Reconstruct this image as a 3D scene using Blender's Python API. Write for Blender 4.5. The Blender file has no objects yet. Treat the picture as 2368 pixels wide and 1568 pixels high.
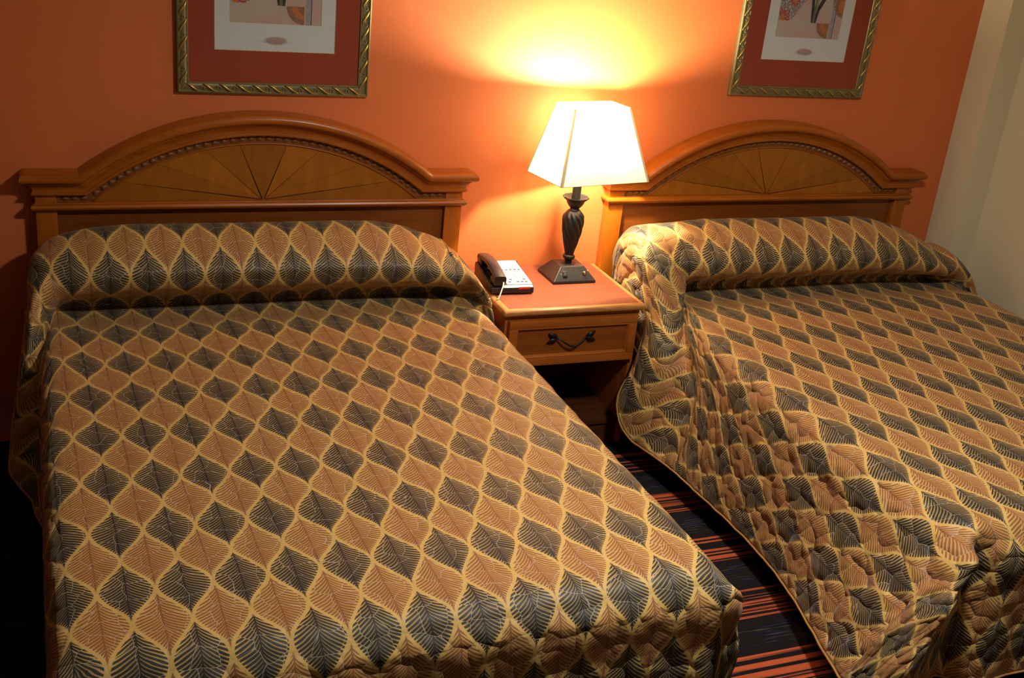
import bpy, bmesh, math, random
import numpy as np
from mathutils import Vector, Matrix
random.seed(4)
R = math.radians
scene = bpy.context.scene
C = scene.collection

# ------------------------------------------------------------------ camera
YAW, PITCH, ROLL = 0.41417, 0.39239, 0.10560
cam = bpy.data.cameras.new('camera'); cam_o = bpy.data.objects.new('camera', cam); C.objects.link(cam_o)
_f = Vector((math.sin(YAW)*math.cos(PITCH), math.cos(YAW)*math.cos(PITCH), -math.sin(PITCH)))
_r = Vector((math.cos(YAW), -math.sin(YAW), 0)); _u = _r.cross(_f)
_r2 = _r*math.cos(ROLL)+_u*math.sin(ROLL); _u2 = -_r*math.sin(ROLL)+_u*math.cos(ROLL)
M = Matrix((_r2, _u2, -_f)).transposed().to_4x4(); M.translation = Vector((-0.72559, -4.06989, 2.12714))
cam_o.matrix_world = M
cam.sensor_fit = 'HORIZONTAL'; cam.sensor_width = 36.0; cam.lens = 2622.82/2368*36.0
cam.clip_start = 0.05
scene.camera = cam_o

# ------------------------------------------------------------------ world, view
LAMP_WATTS = 88.0              # bulb of the table lamp
LAMP_COLOR = (1.0, 0.84, 0.60)
CEIL_WATTS = 50.0             # glowing disc of the ceiling fixture
CEIL_COLOR = (1.0, 0.95, 0.86)
scene.cycles.max_bounces = 6; scene.cycles.diffuse_bounces = 3; scene.cycles.glossy_bounces = 2
scene.cycles.transmission_bounces = 4; scene.cycles.transparent_max_bounces = 6
scene.cycles.sample_clamp_indirect = 4.0
scene.view_settings.view_transform = 'Standard'
try: scene.view_settings.look = 'None'
except Exception: pass
scene.view_settings.exposure = 0.0
scene.view_settings.gamma = 1.0
scene.view_settings.use_curve_mapping = False
w = bpy.data.worlds.new('world'); scene.world = w; w.use_nodes = True
w.node_tree.nodes['Background'].inputs[0].default_value = (0.012, 0.012, 0.014, 1)
w.node_tree.nodes['Background'].inputs[1].default_value = 1.0

# ------------------------------------------------------------------ helpers
def tag(o, label=None, cat=None, group=None, kind=None):
    if label: o['label'] = label
    if cat: o['category'] = cat
    if group: o['group'] = group
    if kind: o['kind'] = kind
    return o
def empty(name, loc=(0, 0, 0), rz=0.0):
    o = bpy.data.objects.new(name, None); o.location = loc; o.rotation_euler = (0, 0, rz)
    o.empty_display_size = 0.05; C.objects.link(o); return o
def mesh_obj(name, verts, faces, mat, parent=None, smooth=False, loc=None):
    me = bpy.data.meshes.new(name); me.from_pydata([tuple(v) for v in verts], [], faces); me.update()
    if mat is not None: me.materials.append(mat)
    if smooth:
        for p in me.polygons: p.use_smooth = True
    o = bpy.data.objects.new(name, me); C.objects.link(o)
    if parent is not None: o.parent = parent
    if loc is not None: o.location = loc
    return o
def bm_obj(name, bm, mat, parent=None, smooth=False, loc=None, recalc=True):
    if recalc: bmesh.ops.recalc_face_normals(bm, faces=bm.faces)
    me = bpy.data.meshes.new(name); bm.to_mesh(me); bm.free()
    if mat is not None: me.materials.append(mat)
    if smooth:
        for p in me.polygons: p.use_smooth = True
    o = bpy.data.objects.new(name, me); C.objects.link(o)
    if parent is not None: o.parent = parent
    if loc is not None: o.location = loc
    return o
def autosmooth(o, ang=40):
    me = o.data
    for p in me.polygons: p.use_smooth = True
    bm = bmesh.new(); bm.from_mesh(me)
    for e in bm.edges:
        if len(e.link_faces) == 2 and e.calc_face_angle(0) > R(ang): e.smooth = False
    bm.to_mesh(me); bm.free(); return o
def box_bm(bm, x0, x1, y0, y1, z0, z1, bevel=0.0, seg=2):
    vs = [bm.verts.new(p) for p in ((x0,y0,z0),(x1,y0,z0),(x1,y1,z0),(x0,y1,z0),(x0,y0,z1),(x1,y0,z1),(x1,y1,z1),(x0,y1,z1))]
    fs = [bm.faces.new([vs[i] for i in f]) for f in ((0,3,2,1),(4,5,6,7),(0,1,5,4),(1,2,6,5),(2,3,7,6),(3,0,4,7))]
    if bevel > 0:
        es = list({e for f in fs for e in f.edges})
        bmesh.ops.bevel(bm, geom=es, offset=bevel, segments=seg, affect='EDGES', profile=0.6)
def box(name, x0, x1, y0, y1, z0, z1, mat, parent=None, bevel=0.0, seg=2):
    bm = bmesh.new(); box_bm(bm, x0, x1, y0, y1, z0, z1, bevel, seg)
    o = bm_obj(name, bm, mat, parent)
    if bevel > 0: autosmooth(o, 50)
    return o
def lathe(prof, seg=32, cx=0, cy=0, fn=None):
    vs = []; fs = []
    n = len(prof)
    for i, (r, z) in enumerate(prof):
        for k in range(seg):
            a = 2*math.pi*k/seg
            rr = r if fn is None else fn(r, z, a)
            vs.append((cx+rr*math.cos(a), cy+rr*math.sin(a), z))
    for i in range(n-1):
        for k in range(seg):
            k2 = (k+1) % seg
            fs.append((i*seg+k, i*seg+k2, (i+1)*seg+k2, (i+1)*seg+k))
    fs.append(tuple(range(seg-1, -1, -1))); fs.append(tuple((n-1)*seg+k for k in range(seg)))
    return vs, fs
def tube(pts, rad, seg=8, closed=False):
    pts = [Vector(p) for p in pts]; n = len(pts); vs = []; fs = []
    rads = rad if isinstance(rad, (list, tuple)) else [rad]*n
    prev = None
    for i in range(n):
        if closed: t = (pts[(i+1) % n]-pts[i-1]).normalized()
        else: t = (pts[min(i+1, n-1)]-pts[max(i-1, 0)]).normalized()
        if prev is None:
            a = Vector((0, 0, 1)) if abs(t.z) < 0.9 else Vector((1, 0, 0))
            nrm = t.cross(a).normalized()
        else:
            nrm = (prev-t*prev.dot(t)).normalized()
        prev = nrm; b = t.cross(nrm)
        for k in range(seg):
            a = 2*math.pi*k/seg
            vs.append(pts[i]+(nrm*math.cos(a)+b*math.sin(a))*rads[i])
    m = n if closed else n-1
    for i in range(m):
        i2 = (i+1) % n
        for k in range(seg):
            k2 = (k+1) % seg
            fs.append((i*seg+k, i*seg+k2, i2*seg+k2, i2*seg+k))
    if not closed:
        fs.append(tuple(range(seg-1, -1, -1))); fs.append(tuple((n-1)*seg+k for k in range(seg)))
    return vs, fs
def prism(poly, y0, y1):
    """polygon in the x,z plane pushed from y0 (front) to y1 (back)"""
    n = len(poly)
    vs = [(x, y0, z) for x, z in poly]+[(x, y1, z) for x, z in poly]
    fs = [tuple(range(n)), tuple(range(2*n-1, n-1, -1))]
    for i in range(n):
        j = (i+1) % n
        fs.append((i, i+n, j+n, j))
    return vs, fs
def fixn(o):
    bm = bmesh.new(); bm.from_mesh(o.data); bmesh.ops.recalc_face_normals(bm, faces=bm.faces); bm.to_mesh(o.data); bm.free(); return o

# ------------------------------------------------------------------ node helpers
class S:
    """a float socket with operators"""
    def __init__(s, nt, sock): s.nt = nt; s.k = sock
    def op(s, kind, *a, clamp=False):
        n = s.nt.nodes.new('ShaderNodeMath'); n.operation = kind; n.use_clamp = clamp
        for i, v in enumerate((s,)+a):
            if isinstance(v, S): s.nt.links.new(v.k, n.inputs[i])
            else: n.inputs[i].default_value = v
        return S(s.nt, n.outputs[0])
    def __add__(s, o): return s.op('ADD', o)
    __radd__ = __add__
    def __sub__(s, o): return s.op('SUBTRACT', o)
    def __rsub__(s, o): return (s*-1.0)+o
    def __mul__(s, o): return s.op('MULTIPLY', o)
    __rmul__ = __mul__
    def __truediv__(s, o): return s.op('DIVIDE', o)
    def abs(s): return s.op('ABSOLUTE')
    def fract(s): return s.op('FRACT')
    def floor(s): return s.op('FLOOR')
    def cos(s): return s.op('COSINE')
    def sin(s): return s.op('SINE')
    def pow(s, e): return s.op('POWER', e)
    def gt(s, o): return s.op('GREATER_THAN', o)
    def lt(s, o): return s.op('LESS_THAN', o)
    def min(s, o): return s.op('MINIMUM', o)
    def max(s, o): return s.op('MAXIMUM', o)
    def clamp(s): return s.op('ADD', 0.0, clamp=True)
    def step(s, a, b):
        n = s.nt.nodes.new('ShaderNodeMapRange'); n.interpolation_type = 'SMOOTHSTEP'
        s.nt.links.new(s.k, n.inputs['Value'])
        for nm, v in (('From Min', a), ('From Max', b)):
            if isinstance(v, S): s.nt.links.new(v.k, n.inputs[nm])
            else: n.inputs[nm].default_value = v
        return S(s.nt, n.outputs['Result'])
def mixf(a, b, t):
    """float mix"""
    return a+(b-a)*t
def lerp_if(nt, t, a, b):   # a where t = 1 else b
    return b+(a-b)*t
def mixc(nt, a, b, t, blend='MIX'):
    n = nt.nodes.new('ShaderNodeMix'); n.data_type = 'RGBA'; n.blend_type = blend
    for idx, v in ((6, a), (7, b)):
        if isinstance(v, (tuple, list)): n.inputs[idx].default_value = (*v[:3], 1)
        else: nt.links.new(v, n.inputs[idx])
    if isinstance(t, S): nt.links.new(t.k, n.inputs[0])
    elif isinstance(t, float): n.inputs[0].default_value = t
    else: nt.links.new(t, n.inputs[0])
    return n.outputs[2]
def srgb(r, g, b):
    f = lambda c: (c/255/12.92) if c/255 <= 0.04045 else ((c/255+0.055)/1.055)**2.4
    return (f(r), f(g), f(b))
def new_mat(name):
    m = bpy.data.materials.new(name); m.use_nodes = True
    nt = m.node_tree; b = nt.nodes['Principled BSDF']
    return m, nt, b
def setp(b, **k):
    for n, v in k.items():
        n = n.replace('_', ' ')
        b.inputs[n].default_value = (*v, 1) if isinstance(v, tuple) and len(v) == 3 else v
def noise(nt, vec, scale, detail=2.0, rough=0.5, dim='3D'):
    n = nt.nodes.new('ShaderNodeTexNoise'); n.noise_dimensions = dim
    n.inputs['Scale'].default_value = scale; n.inputs['Detail'].default_value = detail; n.inputs['Roughness'].default_value = rough
    if vec is not None: nt.links.new(vec, n.inputs['Vector'])
    return n
def mapping(nt, vec, scale=(1, 1, 1), rot=(0, 0, 0), loc=(0, 0, 0)):
    n = nt.nodes.new('ShaderNodeMapping'); nt.links.new(vec, n.inputs['Vector'])
    n.inputs['Scale'].default_value = scale; n.inputs['Rotation'].default_value = rot; n.inputs['Location'].default_value = loc
    return n.outputs[0]
def bump(nt, b, h, strength, dist):
    n = nt.nodes.new('ShaderNodeBump'); n.inputs['Strength'].default_value = strength; n.inputs['Distance'].default_value = dist
    nt.links.new(h.k if isinstance(h, S) else h, n.inputs['Height']); nt.links.new(n.outputs[0], b.inputs['Normal']); return n
def coords(nt, which='Object'):
    return nt.nodes.new('ShaderNodeTexCoord').outputs[which]

# ------------------------------------------------------------------ materials
def plain(name, col, rough=0.5, metal=0.0, spec=0.5, nscale=0, namt=0.06, bmp=0.0):
    m, nt, b = new_mat(name); setp(b, Roughness=rough, Metallic=metal)
    b.inputs['Specular IOR Level'].default_value = spec
    n = noise(nt, coords(nt), nscale or 40, 3)
    d = tuple(max(0, c*(1-namt*2)) for c in col); l = tuple(min(1, c*(1+namt)) for c in col)
    nt.links.new(mixc(nt, d, l, n.outputs['Fac']), b.inputs['Base Color'])
    if bmp: bump(nt, b, n.outputs['Fac'], 0.5, bmp)
    return m
def wood(name, dark, light, grain=(3, 3, 30), rough=0.35, rot=(0, 0, 0), coat=0.12, rnd=0.0):
    m, nt, b = new_mat(name); setp(b, Roughness=rough); b.inputs['Specular IOR Level'].default_value = 0.35
    v = mapping(nt, coords(nt), grain, rot)
    n1 = noise(nt, v, 6.0, 6, 0.6); n2 = noise(nt, coords(nt), 5.0, 3)
    t = S(nt, n1.outputs['Fac']).step(0.3, 0.7)*0.7+S(nt, n2.outputs['Fac'])*0.3
    col = mixc(nt, dark, light, t)
    if rnd:
        oi = nt.nodes.new('ShaderNodeObjectInfo')
        hsv = nt.nodes.new('ShaderNodeHueSaturation'); nt.links.new(col, hsv.inputs['Color'])
        r_ = S(nt, oi.outputs['Random'])*rnd+(1-rnd/2); nt.links.new(r_.k, hsv.inputs['Value']); col = hsv.outputs[0]
    nt.links.new(col, b.inputs['Base Color'])
    b.inputs['Coat Weight'].default_value = coat; b.inputs['Coat Roughness'].default_value = 0.22
    bump(nt, b, n1.outputs['Fac'], 0.15, 0.001)
    return m
MAT = {}
MAT['wood'] = wood('honey_wood', (0.270, 0.064, 0.003), (0.390, 0.103, 0.005), (0.8, 6, 6))
MAT['wood_v'] = wood('honey_wood_upright', (0.270, 0.064, 0.003), (0.390, 0.103, 0.005), (6, 6, 0.8))
MAT['veneer'] = wood('fan_veneer', (0.260, 0.079, 0.002), (0.350, 0.114, 0.004), (5, 5, 1.2), rough=0.38, rnd=0.30)
MAT['panel'] = wood('red_brown_panel', (0.165, 0.040, 0.004), (0.235, 0.062, 0.008), (0.7, 6, 6), rough=0.4)
MAT['carved'] = wood('carved_wood', (0.11, 0.032, 0.006), (0.24, 0.085, 0.016), (10, 10, 10), rough=0.42, coat=0.1)
MAT['laminate'] = wood('cherry_laminate', (0.145, 0.033, 0.016), (0.245, 0.068, 0.031), (1.2, 22, 6), rough=0.42, coat=0.05)
MAT['nwood'] = wood('nightstand_wood', (0.25, 0.064, 0.008), (0.36, 0.104, 0.014), (0.8, 6, 6))
MAT['nwood_worn'] = wood('worn_edge_wood', (0.30, 0.105, 0.022), (0.50, 0.24, 0.075), (3, 20, 20), rough=0.4)
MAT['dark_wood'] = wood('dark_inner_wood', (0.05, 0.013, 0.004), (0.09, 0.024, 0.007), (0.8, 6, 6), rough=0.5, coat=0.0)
MAT['black'] = plain('black_plastic', (0.012, 0.012, 0.013), 0.28)
MAT['black_line'] = plain('black_seam', (0.008, 0.006, 0.006), 0.6)
MAT['face'] = plain('silver_white_plate', (0.72, 0.73, 0.74), 0.4)
MAT['key'] = plain('grey_key', (0.46, 0.46, 0.47), 0.5)
MAT['keydark'] = plain('dark_key', (0.06, 0.06, 0.065), 0.5)
MAT['red'] = plain('red_lens', (0.65, 0.03, 0.01), 0.3)
MAT['cord'] = plain('cream_cord', (0.75, 0.68, 0.50), 0.5)
MAT['brass'] = plain('brass', (0.75, 0.62, 0.35), 0.25, 1.0)
MAT['iron'] = plain('black_iron', (0.018, 0.016, 0.015), 0.42, 0.6)
MAT['gilt'] = plain('gilt', (0.50, 0.36, 0.085), 0.32, 0.8)
MAT['gilt_dull'] = plain('dull_gilt_ground', (0.22, 0.18, 0.075), 0.45, 0.35, nscale=160, namt=0.22, bmp=0.0015)
MAT['mat_red'] = plain('rust_mat_board', (.34, .055, .017), 0.85, nscale=300, namt=0.05)
MAT['mat_white'] = plain('white_mat_board', (0.66, 0.67, 0.64), 0.85, nscale=300, namt=0.03)
MAT['bevel'] = plain('mat_bevel', (0.62, 0.52, 0.30), 0.8)
MAT['mattress'] = plain('white_mattress', (0.6, 0.59, 0.55), 0.9)
MAT['boxspring'] = plain('dark_box_spring', (0.03, 0.03, 0.035), 0.9)
# lamp base iron with worn rusty speckle
m, nt, b = new_mat('worn_black_metal'); setp(b, Roughness=0.38, Metallic=0.3)
n = noise(nt, coords(nt), 28, 6, 0.7); n2 = noise(nt, coords(nt), 400, 2)
t = S(nt, n.outputs['Fac']).step(0.60, 0.70)*S(nt, n2.outputs['Fac']).step(0.35, 0.55)
nt.links.new(mixc(nt, (0.022, 0.019, 0.019), (0.16, 0.105, 0.055), t), b.inputs['Base Color'])
bump(nt, b, n2.outputs['Fac'], 0.3, 0.0006); MAT['lampmetal'] = m
# orange wall paint, a little roller texture
def paint(name, col, v=0.05, stipple=0.0006):
    m, nt, b = new_mat(name); setp(b, Roughness=0.55)
    b.inputs['Specular IOR Level'].default_value = 0.35
    n1 = noise(nt, coords(nt), 2.2, 4, 0.55); n2 = noise(nt, coords(nt), 150, 3)
    nt.links.new(mixc(nt, tuple(c*(1-v) for c in col), tuple(min(1, c*(1+v)) for c in col), n1.outputs['Fac']), b.inputs['Base Color'])
    bump(nt, b, n2.outputs['Fac'], 0.35, stipple); return m
MAT['orange'] = paint('orange_paint', (0.63, 0.160, 0.045))
MAT['beige'] = paint('beige_paint', (0.66, 0.61, 0.42), 0.03)
MAT['ceil'] = paint('ceiling_paint', (0.62, 0.60, 0.54), 0.02)
# lamp shade cloth
m, nt, b = new_mat('shade_cloth')
out = [x for x in nt.nodes if x.type == 'OUTPUT_MATERIAL'][0]
d = nt.nodes.new('ShaderNodeBsdfDiffuse'); d.inputs[0].default_value = (0.86, 0.80, 0.66, 1)
tr = nt.nodes.new('ShaderNodeBsdfTranslucent'); tr.inputs[0].default_value = (0.88, 0.80, 0.62, 1)
wv = noise(nt, coords(nt), 350, 2)
mx = nt.nodes.new('ShaderNodeMixShader'); fac = S(nt, wv.outputs['Fac'])*0.06+0.22
nt.links.new(fac.k, mx.inputs[0]); nt.links.new(d.outputs[0], mx.inputs[1]); nt.links.new(tr.outputs[0], mx.inputs[2])
nt.links.new(mx.outputs[0], out.inputs[0]); MAT['shade'] = m
m = MAT['shade'].copy(); m.name = 'shade_trim'; MAT['shade_trim'] = m
for x_ in m.node_tree.nodes:
    if x_.type in ('BSDF_DIFFUSE', 'BSDF_TRANSLUCENT'): x_.inputs[0].default_value = (0.62, 0.55, 0.33, 1)
    if x_.type == 'MATH' and x_.operation == 'ADD': x_.inputs[1].default_value = 0.0; 
def bulb_light(name, watts, col, radius, parent, loc):
    l = bpy.data.lights.new(name, 'POINT'); l.energy = watts; l.color = col; l.shadow_soft_size = radius
    o = bpy.data.objects.new(name, l); C.objects.link(o); o.parent = parent; o.location = loc; return o
# picture glass: clear with a little gloss
m, nt, b = new_mat('picture_glass'); out = [x for x in nt.nodes if x.type == 'OUTPUT_MATERIAL'][0]
tp = nt.nodes.new('ShaderNodeBsdfTransparent'); gl = nt.nodes.new('ShaderNodeBsdfGlossy'); gl.inputs['Roughness'].default_value = 0.02
fr = nt.nodes.new('ShaderNodeFresnel'); fr.inputs[0].default_value = 1.2
mx = nt.nodes.new('ShaderNodeMixShader'); nt.links.new(fr.outputs[0], mx.inputs[0]); nt.links.new(tp.outputs[0], mx.inputs[1]); nt.links.new(gl.outputs[0], mx.inputs[2])
nt.links.new(mx.outputs[0], out.inputs[0]); MAT['glass'] = m
# carpet: near black with bands of broken orange, blue and olive streaks that run across the room
m, nt, b = new_mat('striped_carpet'); setp(b, Roughness=0.95); b.inputs['Specular IOR Level'].default_value = 0.1
co = coords(nt); sx = nt.nodes.new('ShaderNodeSeparateXYZ'); nt.links.new(co, sx.inputs[0])
X, Y = S(nt, sx.outputs[0]), S(nt, sx.outputs[1])
fine = S(nt, noise(nt, mapping(nt, co, (0.45, 85, 1)), 1.0, 3, 0.6).outputs['Fac'])
mid = S(nt, noise(nt, mapping(nt, co, (0.7, 26, 1), loc=(3.1, 1.7, 0)), 1.0, 2, 0.5).outputs['Fac'])
broad = ((Y*-1.0-0.55)/0.312).fract()
o_band = broad.lt(0.48)
pile = S(nt, noise(nt, co, 900, 2).outputs['Fac'])
lit_floor_x = ((X-0.80+(fine-0.5)*0.9+(mid-0.5)*0.5)/3.0).fract().lt(0.31)  # orange left out of the left floor, its shade put into the pattern
line_o = lit_floor_x*fine.step(0.50, 0.54)*o_band*mid.step(0.36, 0.44)
line_b = S(nt, noise(nt, mapping(nt, co, (6, 150, 1), loc=(7, 2, 0)), 1.0, 3, 0.7).outputs['Fac']).step(0.54, 0.62)*(broad-0.74).abs().lt(0.16)
hue = S(nt, noise(nt, mapping(nt, co, (1.5, 30, 1), loc=(1, 9, 0)), 1.0, 1).outputs['Fac']).step(0.42, 0.56)
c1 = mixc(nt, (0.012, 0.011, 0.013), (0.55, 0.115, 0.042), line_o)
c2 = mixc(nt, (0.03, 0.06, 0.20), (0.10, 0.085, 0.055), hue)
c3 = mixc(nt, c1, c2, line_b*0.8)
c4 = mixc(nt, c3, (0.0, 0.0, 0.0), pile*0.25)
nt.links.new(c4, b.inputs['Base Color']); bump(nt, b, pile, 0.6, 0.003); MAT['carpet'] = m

# bedspread cloth: rows of printed black and brown leaves on tan, wandering white quilting stitch
def leaf_cloth():
    m, nt, b = new_mat('leaf_print_quilt')
    uv = nt.nodes.new('ShaderNodeUVMap'); uv.uv_map = 'fabric'
    sp = nt.nodes.new('ShaderNodeSeparateXYZ'); nt.links.new(uv.outputs[0], sp.inputs[0])
    wob = noise(nt, uv.outputs[0], 1.6, 1, dim='2D'); ws = nt.nodes.new('ShaderNodeSeparateColor'); nt.links.new(wob.outputs['Color'], ws.inputs[0])
    # fabric coordinates in units of one leaf column / one double row
    U = S(nt, sp.outputs[0])+(S(nt, ws.outputs[0])-0.5)*0.06
    V = S(nt, sp.outputs[1])+(S(nt, ws.outputs[1])-0.5)*0.05
    # quilting cells (metres): warp, then voronoi
    cmb = nt.nodes.new('ShaderNodeCombineXYZ'); nt.links.new((S(nt, sp.outputs[0])*0.122).k, cmb.inputs[0]); nt.links.new((S(nt, sp.outputs[1])*0.2435).k, cmb.inputs[1])
    wn = noise(nt, cmb.outputs[0], 13, 1, dim='2D')
    va = nt.nodes.new('ShaderNodeVectorMath'); va.operation = 'MULTIPLY_ADD'
    nt.links.new(wn.outputs['Color'], va.inputs[0]); va.inputs[1].default_value = (0.045, 0.045, 0); nt.links.new(cmb.outputs[0], va.inputs[2])
    vo = nt.nodes.new('ShaderNodeTexVoronoi'); vo.voronoi_dimensions = '2D'; vo.feature = 'DISTANCE_TO_EDGE'; vo.inputs['Scale'].default_value = 17.0
    nt.links.new(va.outputs[0], vo.inputs['Vector'])
    vc = nt.nodes.new('ShaderNodeTexVoronoi'); vc.voronoi_dimensions = '2D'; vc.feature = 'F1'; vc.inputs['Scale'].default_value = 17.0; vc.inputs['Randomness'].default_value = 0.8; vo.inputs['Randomness'].default_value = 0.8
    nt.links.new(va.outputs[0], vc.inputs['Vector'])
    edge = S(nt, vo.outputs['Distance'])
    cs = nt.nodes.new('ShaderNodeSeparateColor'); nt.links.new(vc.outputs['Color'], cs.inputs[0])
    c_r, c_g = S(nt, cs.outputs[0]), S(nt, cs.outputs[1])
    # leaf lattice
    def g(q):
        tri = 1.0-(q*2.0-1.0).abs()
        return ((1.0-(q*6.28318).cos())*0.5)*0.78+tri*0.22
    xb = ((U+0.5).fract()-0.5).abs(); qb = V.fract()
    xr = (U.fract()-0.5).abs(); qr = (V+0.5).fract()
    hb = g(qb)*0.5
    isb = xb.lt(hb)
    x = lerp_if(nt, isb, xb, xr); q = lerp_if(nt, isb, qb, qr)
    hw = lerp_if(nt, isb, hb, g(qr)*0.5)
    margin = hw-x
    # strokes: fan out from the mid vein
    xn = x*2.0
    k = 0.21+(c_g-0.5)*0.09
    qv = q-xn.pow(0.62)*k
    ph = (qv*23.0+(c_r-0.5)*0.9).fract()
    tri = (ph*2.0-1.0).abs()            # 0..1
    rel = (x/(hw+0.001)).clamp()        # 0 vein, 1 rim
    low = q.step(0.30, 0.85)
    duty = 0.62-rel*0.16+low*0.06+isb*0.10
    stroke = tri.step(duty+0.12, duty-0.12)
    ragged = margin.step(0.034, 0.050)
    vein = x.step(0.022, 0.010)*q.step(0.08, 0.12)*q.step(0.97, 0.90)
    ink = (stroke*ragged).max(vein)
    fill = margin.step(0.05, 0.14)
    stain = S(nt, noise(nt, cmb.outputs[0], 3.0, 1, dim='2D').outputs['Fac'])
    tan_c = mixc(nt, (0.55, 0.355, 0.104), (0.62, 0.41, 0.125), stain)
    inkc = mixc(nt, (0.24, 0.092, 0.032), (0.013, 0.015, 0.019), isb)
    fillc = mixc(nt, (0.43, 0.212, 0.074), (0.100, 0.086, 0.052), isb)
    c = mixc(nt, tan_c, fillc, fill*(low*0.35+(1.0-rel)*0.40+0.18))
    c = mixc(nt, c, inkc, ink*0.95)
    stitch = edge.step(0.016, 0.008)
    c = mixc(nt, c, (0.60, 0.56, 0.47), stitch*0.42)
    nt.links.new(c, b.inputs['Base Color'])
    setp(b, Roughness=0.56); b.inputs['Specular IOR Level'].default_value = 0.32
    b.inputs['Sheen Weight'].default_value = 0.1; b.inputs['Sheen Roughness'].default_value = 0.4
    at = nt.nodes.new('ShaderNodeAttribute'); at.attribute_name = 'puff'
    dd = S(nt, vc.outputs['Distance']); puff = (1.0-dd*dd*1.5)*S(nt, at.outputs['Fac'])
    wr = S(nt, noise(nt, cmb.outputs[0], 24, 2, 0.5, dim='2D').outputs['Fac'])*0.35*S(nt, at.outputs['Fac'])
    bump(nt, b, puff+wr, 1.0, 0.0145)
    return m
MAT['quilt'] = leaf_cloth()
MAT['piping'] = plain('tan_piping', (0.42, 0.22, 0.06), 0.6)

# ------------------------------------------------------------------ the room
XL, XRW, YF, ZC = -5.0, 3.30, -5.2, 2.55
def slab(name, x0, x1, y0, y1, z0, z1, mat):
    return tag(box(name, x0, x1, y0, y1, z0, z1, mat), kind='structure')
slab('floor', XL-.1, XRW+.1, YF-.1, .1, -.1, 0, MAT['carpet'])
slab('ceiling', XL-.1, XRW+.1, YF-.1, .1, ZC, ZC+.1, MAT['ceil'])
slab('wall_back', XL-.1, XRW+.1, 0, .1, 0, ZC, MAT['orange'])
slab('wall_right', XRW, XRW+.1, YF, 0, 0, ZC, MAT['beige'])
slab('wall_left', XL-.1, XL, YF, 0, 0, ZC, MAT['beige'])
slab('wall_front', XL-.1, XRW+.1, YF-.1, YF, 0, ZC, MAT['beige'])
slab('wall_corner', 3.163, XRW, -.165, 0, 0, ZC, MAT['beige'])   # boxed-in pier in the corner

# ------------------------------------------------------------------ headboards
RAIL_Z, Z0, RA, ZCEN, XKNEE, XE = 0.909, 0.951, 0.955, 0.208, 0.60, 0.763
def crown_path(n=48):
    a = math.asin(XKNEE/RA)
    pts = [(-XE, Z0)]
    for i in range(n+1):
        t = -a+2*a*i/n
        pts.append((RA*math.sin(t), ZCEN+RA*math.cos(t)))
    pts.append((XE, Z0)); return pts
def sweep(path, prof, yface):
    """mould a profile (projection p, height h) along a path in the x,z plane, returned to the wall at both ends"""
    n = len(path); k = len(prof); vs = []; fs = []
    def nrm(a, b):
        dx, dz = b[0]-a[0], b[1]-a[1]; l = math.hypot(dx, dz); return (-dz/l, dx/l)
    rings = []
    for i in range(n):
        if i == 0: m = nrm(path[0], path[1])
        elif i == n-1: m = nrm(path[-2], path[-1])
        else:
            a, b_ = nrm(path[i-1], path[i]), nrm(path[i], path[i+1])
            sx_, sz_ = a[0]+b_[0], a[1]+b_[1]; d_ = 1+a[0]*b_[0]+a[1]*b_[1]
            m = (sx_/d_, sz_/d_)
        ring = []
        for p, h in prof:
            x = path[i][0]+m[0]*h; z = path[i][1]+m[1]*h
            if i == 0: x -= p
            if i == n-1: x += p
            ring.append((x, yface-p, z))
        rings.append(ring)
    first = [(v[0], -0.002, v[2]) for v in rings[0]]; last = [(v[0], -0.002, v[2]) for v in rings[-1]]
    rings = [first]+rings+[last]
    for r_ in rings: vs += r_
    for i in range(len(rings)-1):
        for j in range(k-1):
            fs.append((i*k+j, i*k+j+1, (i+1)*k+j+1, (i+1)*k+j))
    return vs, fs
def carved_leaf_mesh():
    vs = []; fs = []
    # a small three-lobed leaf standing proud of its ground
    prof = [(0.0, 0.0), (0.0135, 0.35), (0.0095, 0.7), (0.0, 1.0)]
    rim = []
    for k in range(12):
        a = 2*math.pi*k/12
        r_ = 0.0115*(1+0.22*math.cos(3*a))
        rim.append((r_*math.cos(a)*1.15, r_*math.sin(a)))
    vs = [(x, 0, z) for x, z in rim]+[(x*0.6, -0.0055, z*0.6) for x, z in rim]+[(0.002, -0.0075, 0)]
    for k in range(12):
        j = (k+1) % 12
        fs.append((k, j, 12+j, 12+k)); fs.append((12+k, 12+j, 24))
    me = bpy.data.meshes.new('carved_leaf'); me.from_pydata(vs, [], fs); me.materials.append(MAT['carved'])
    for p in me.polygons: p.use_smooth = True
    return me
CARVED = carved_leaf_mesh()
def arc_pts(rad, zlo, n=40):
    a = math.acos((zlo-ZCEN)/rad)
    return [(rad*math.sin(-a+2*a*i/n), ZCEN+rad*math.cos(-a+2*a*i/n)) for i in range(n+1)]
FAN_MESHES = {}
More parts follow.
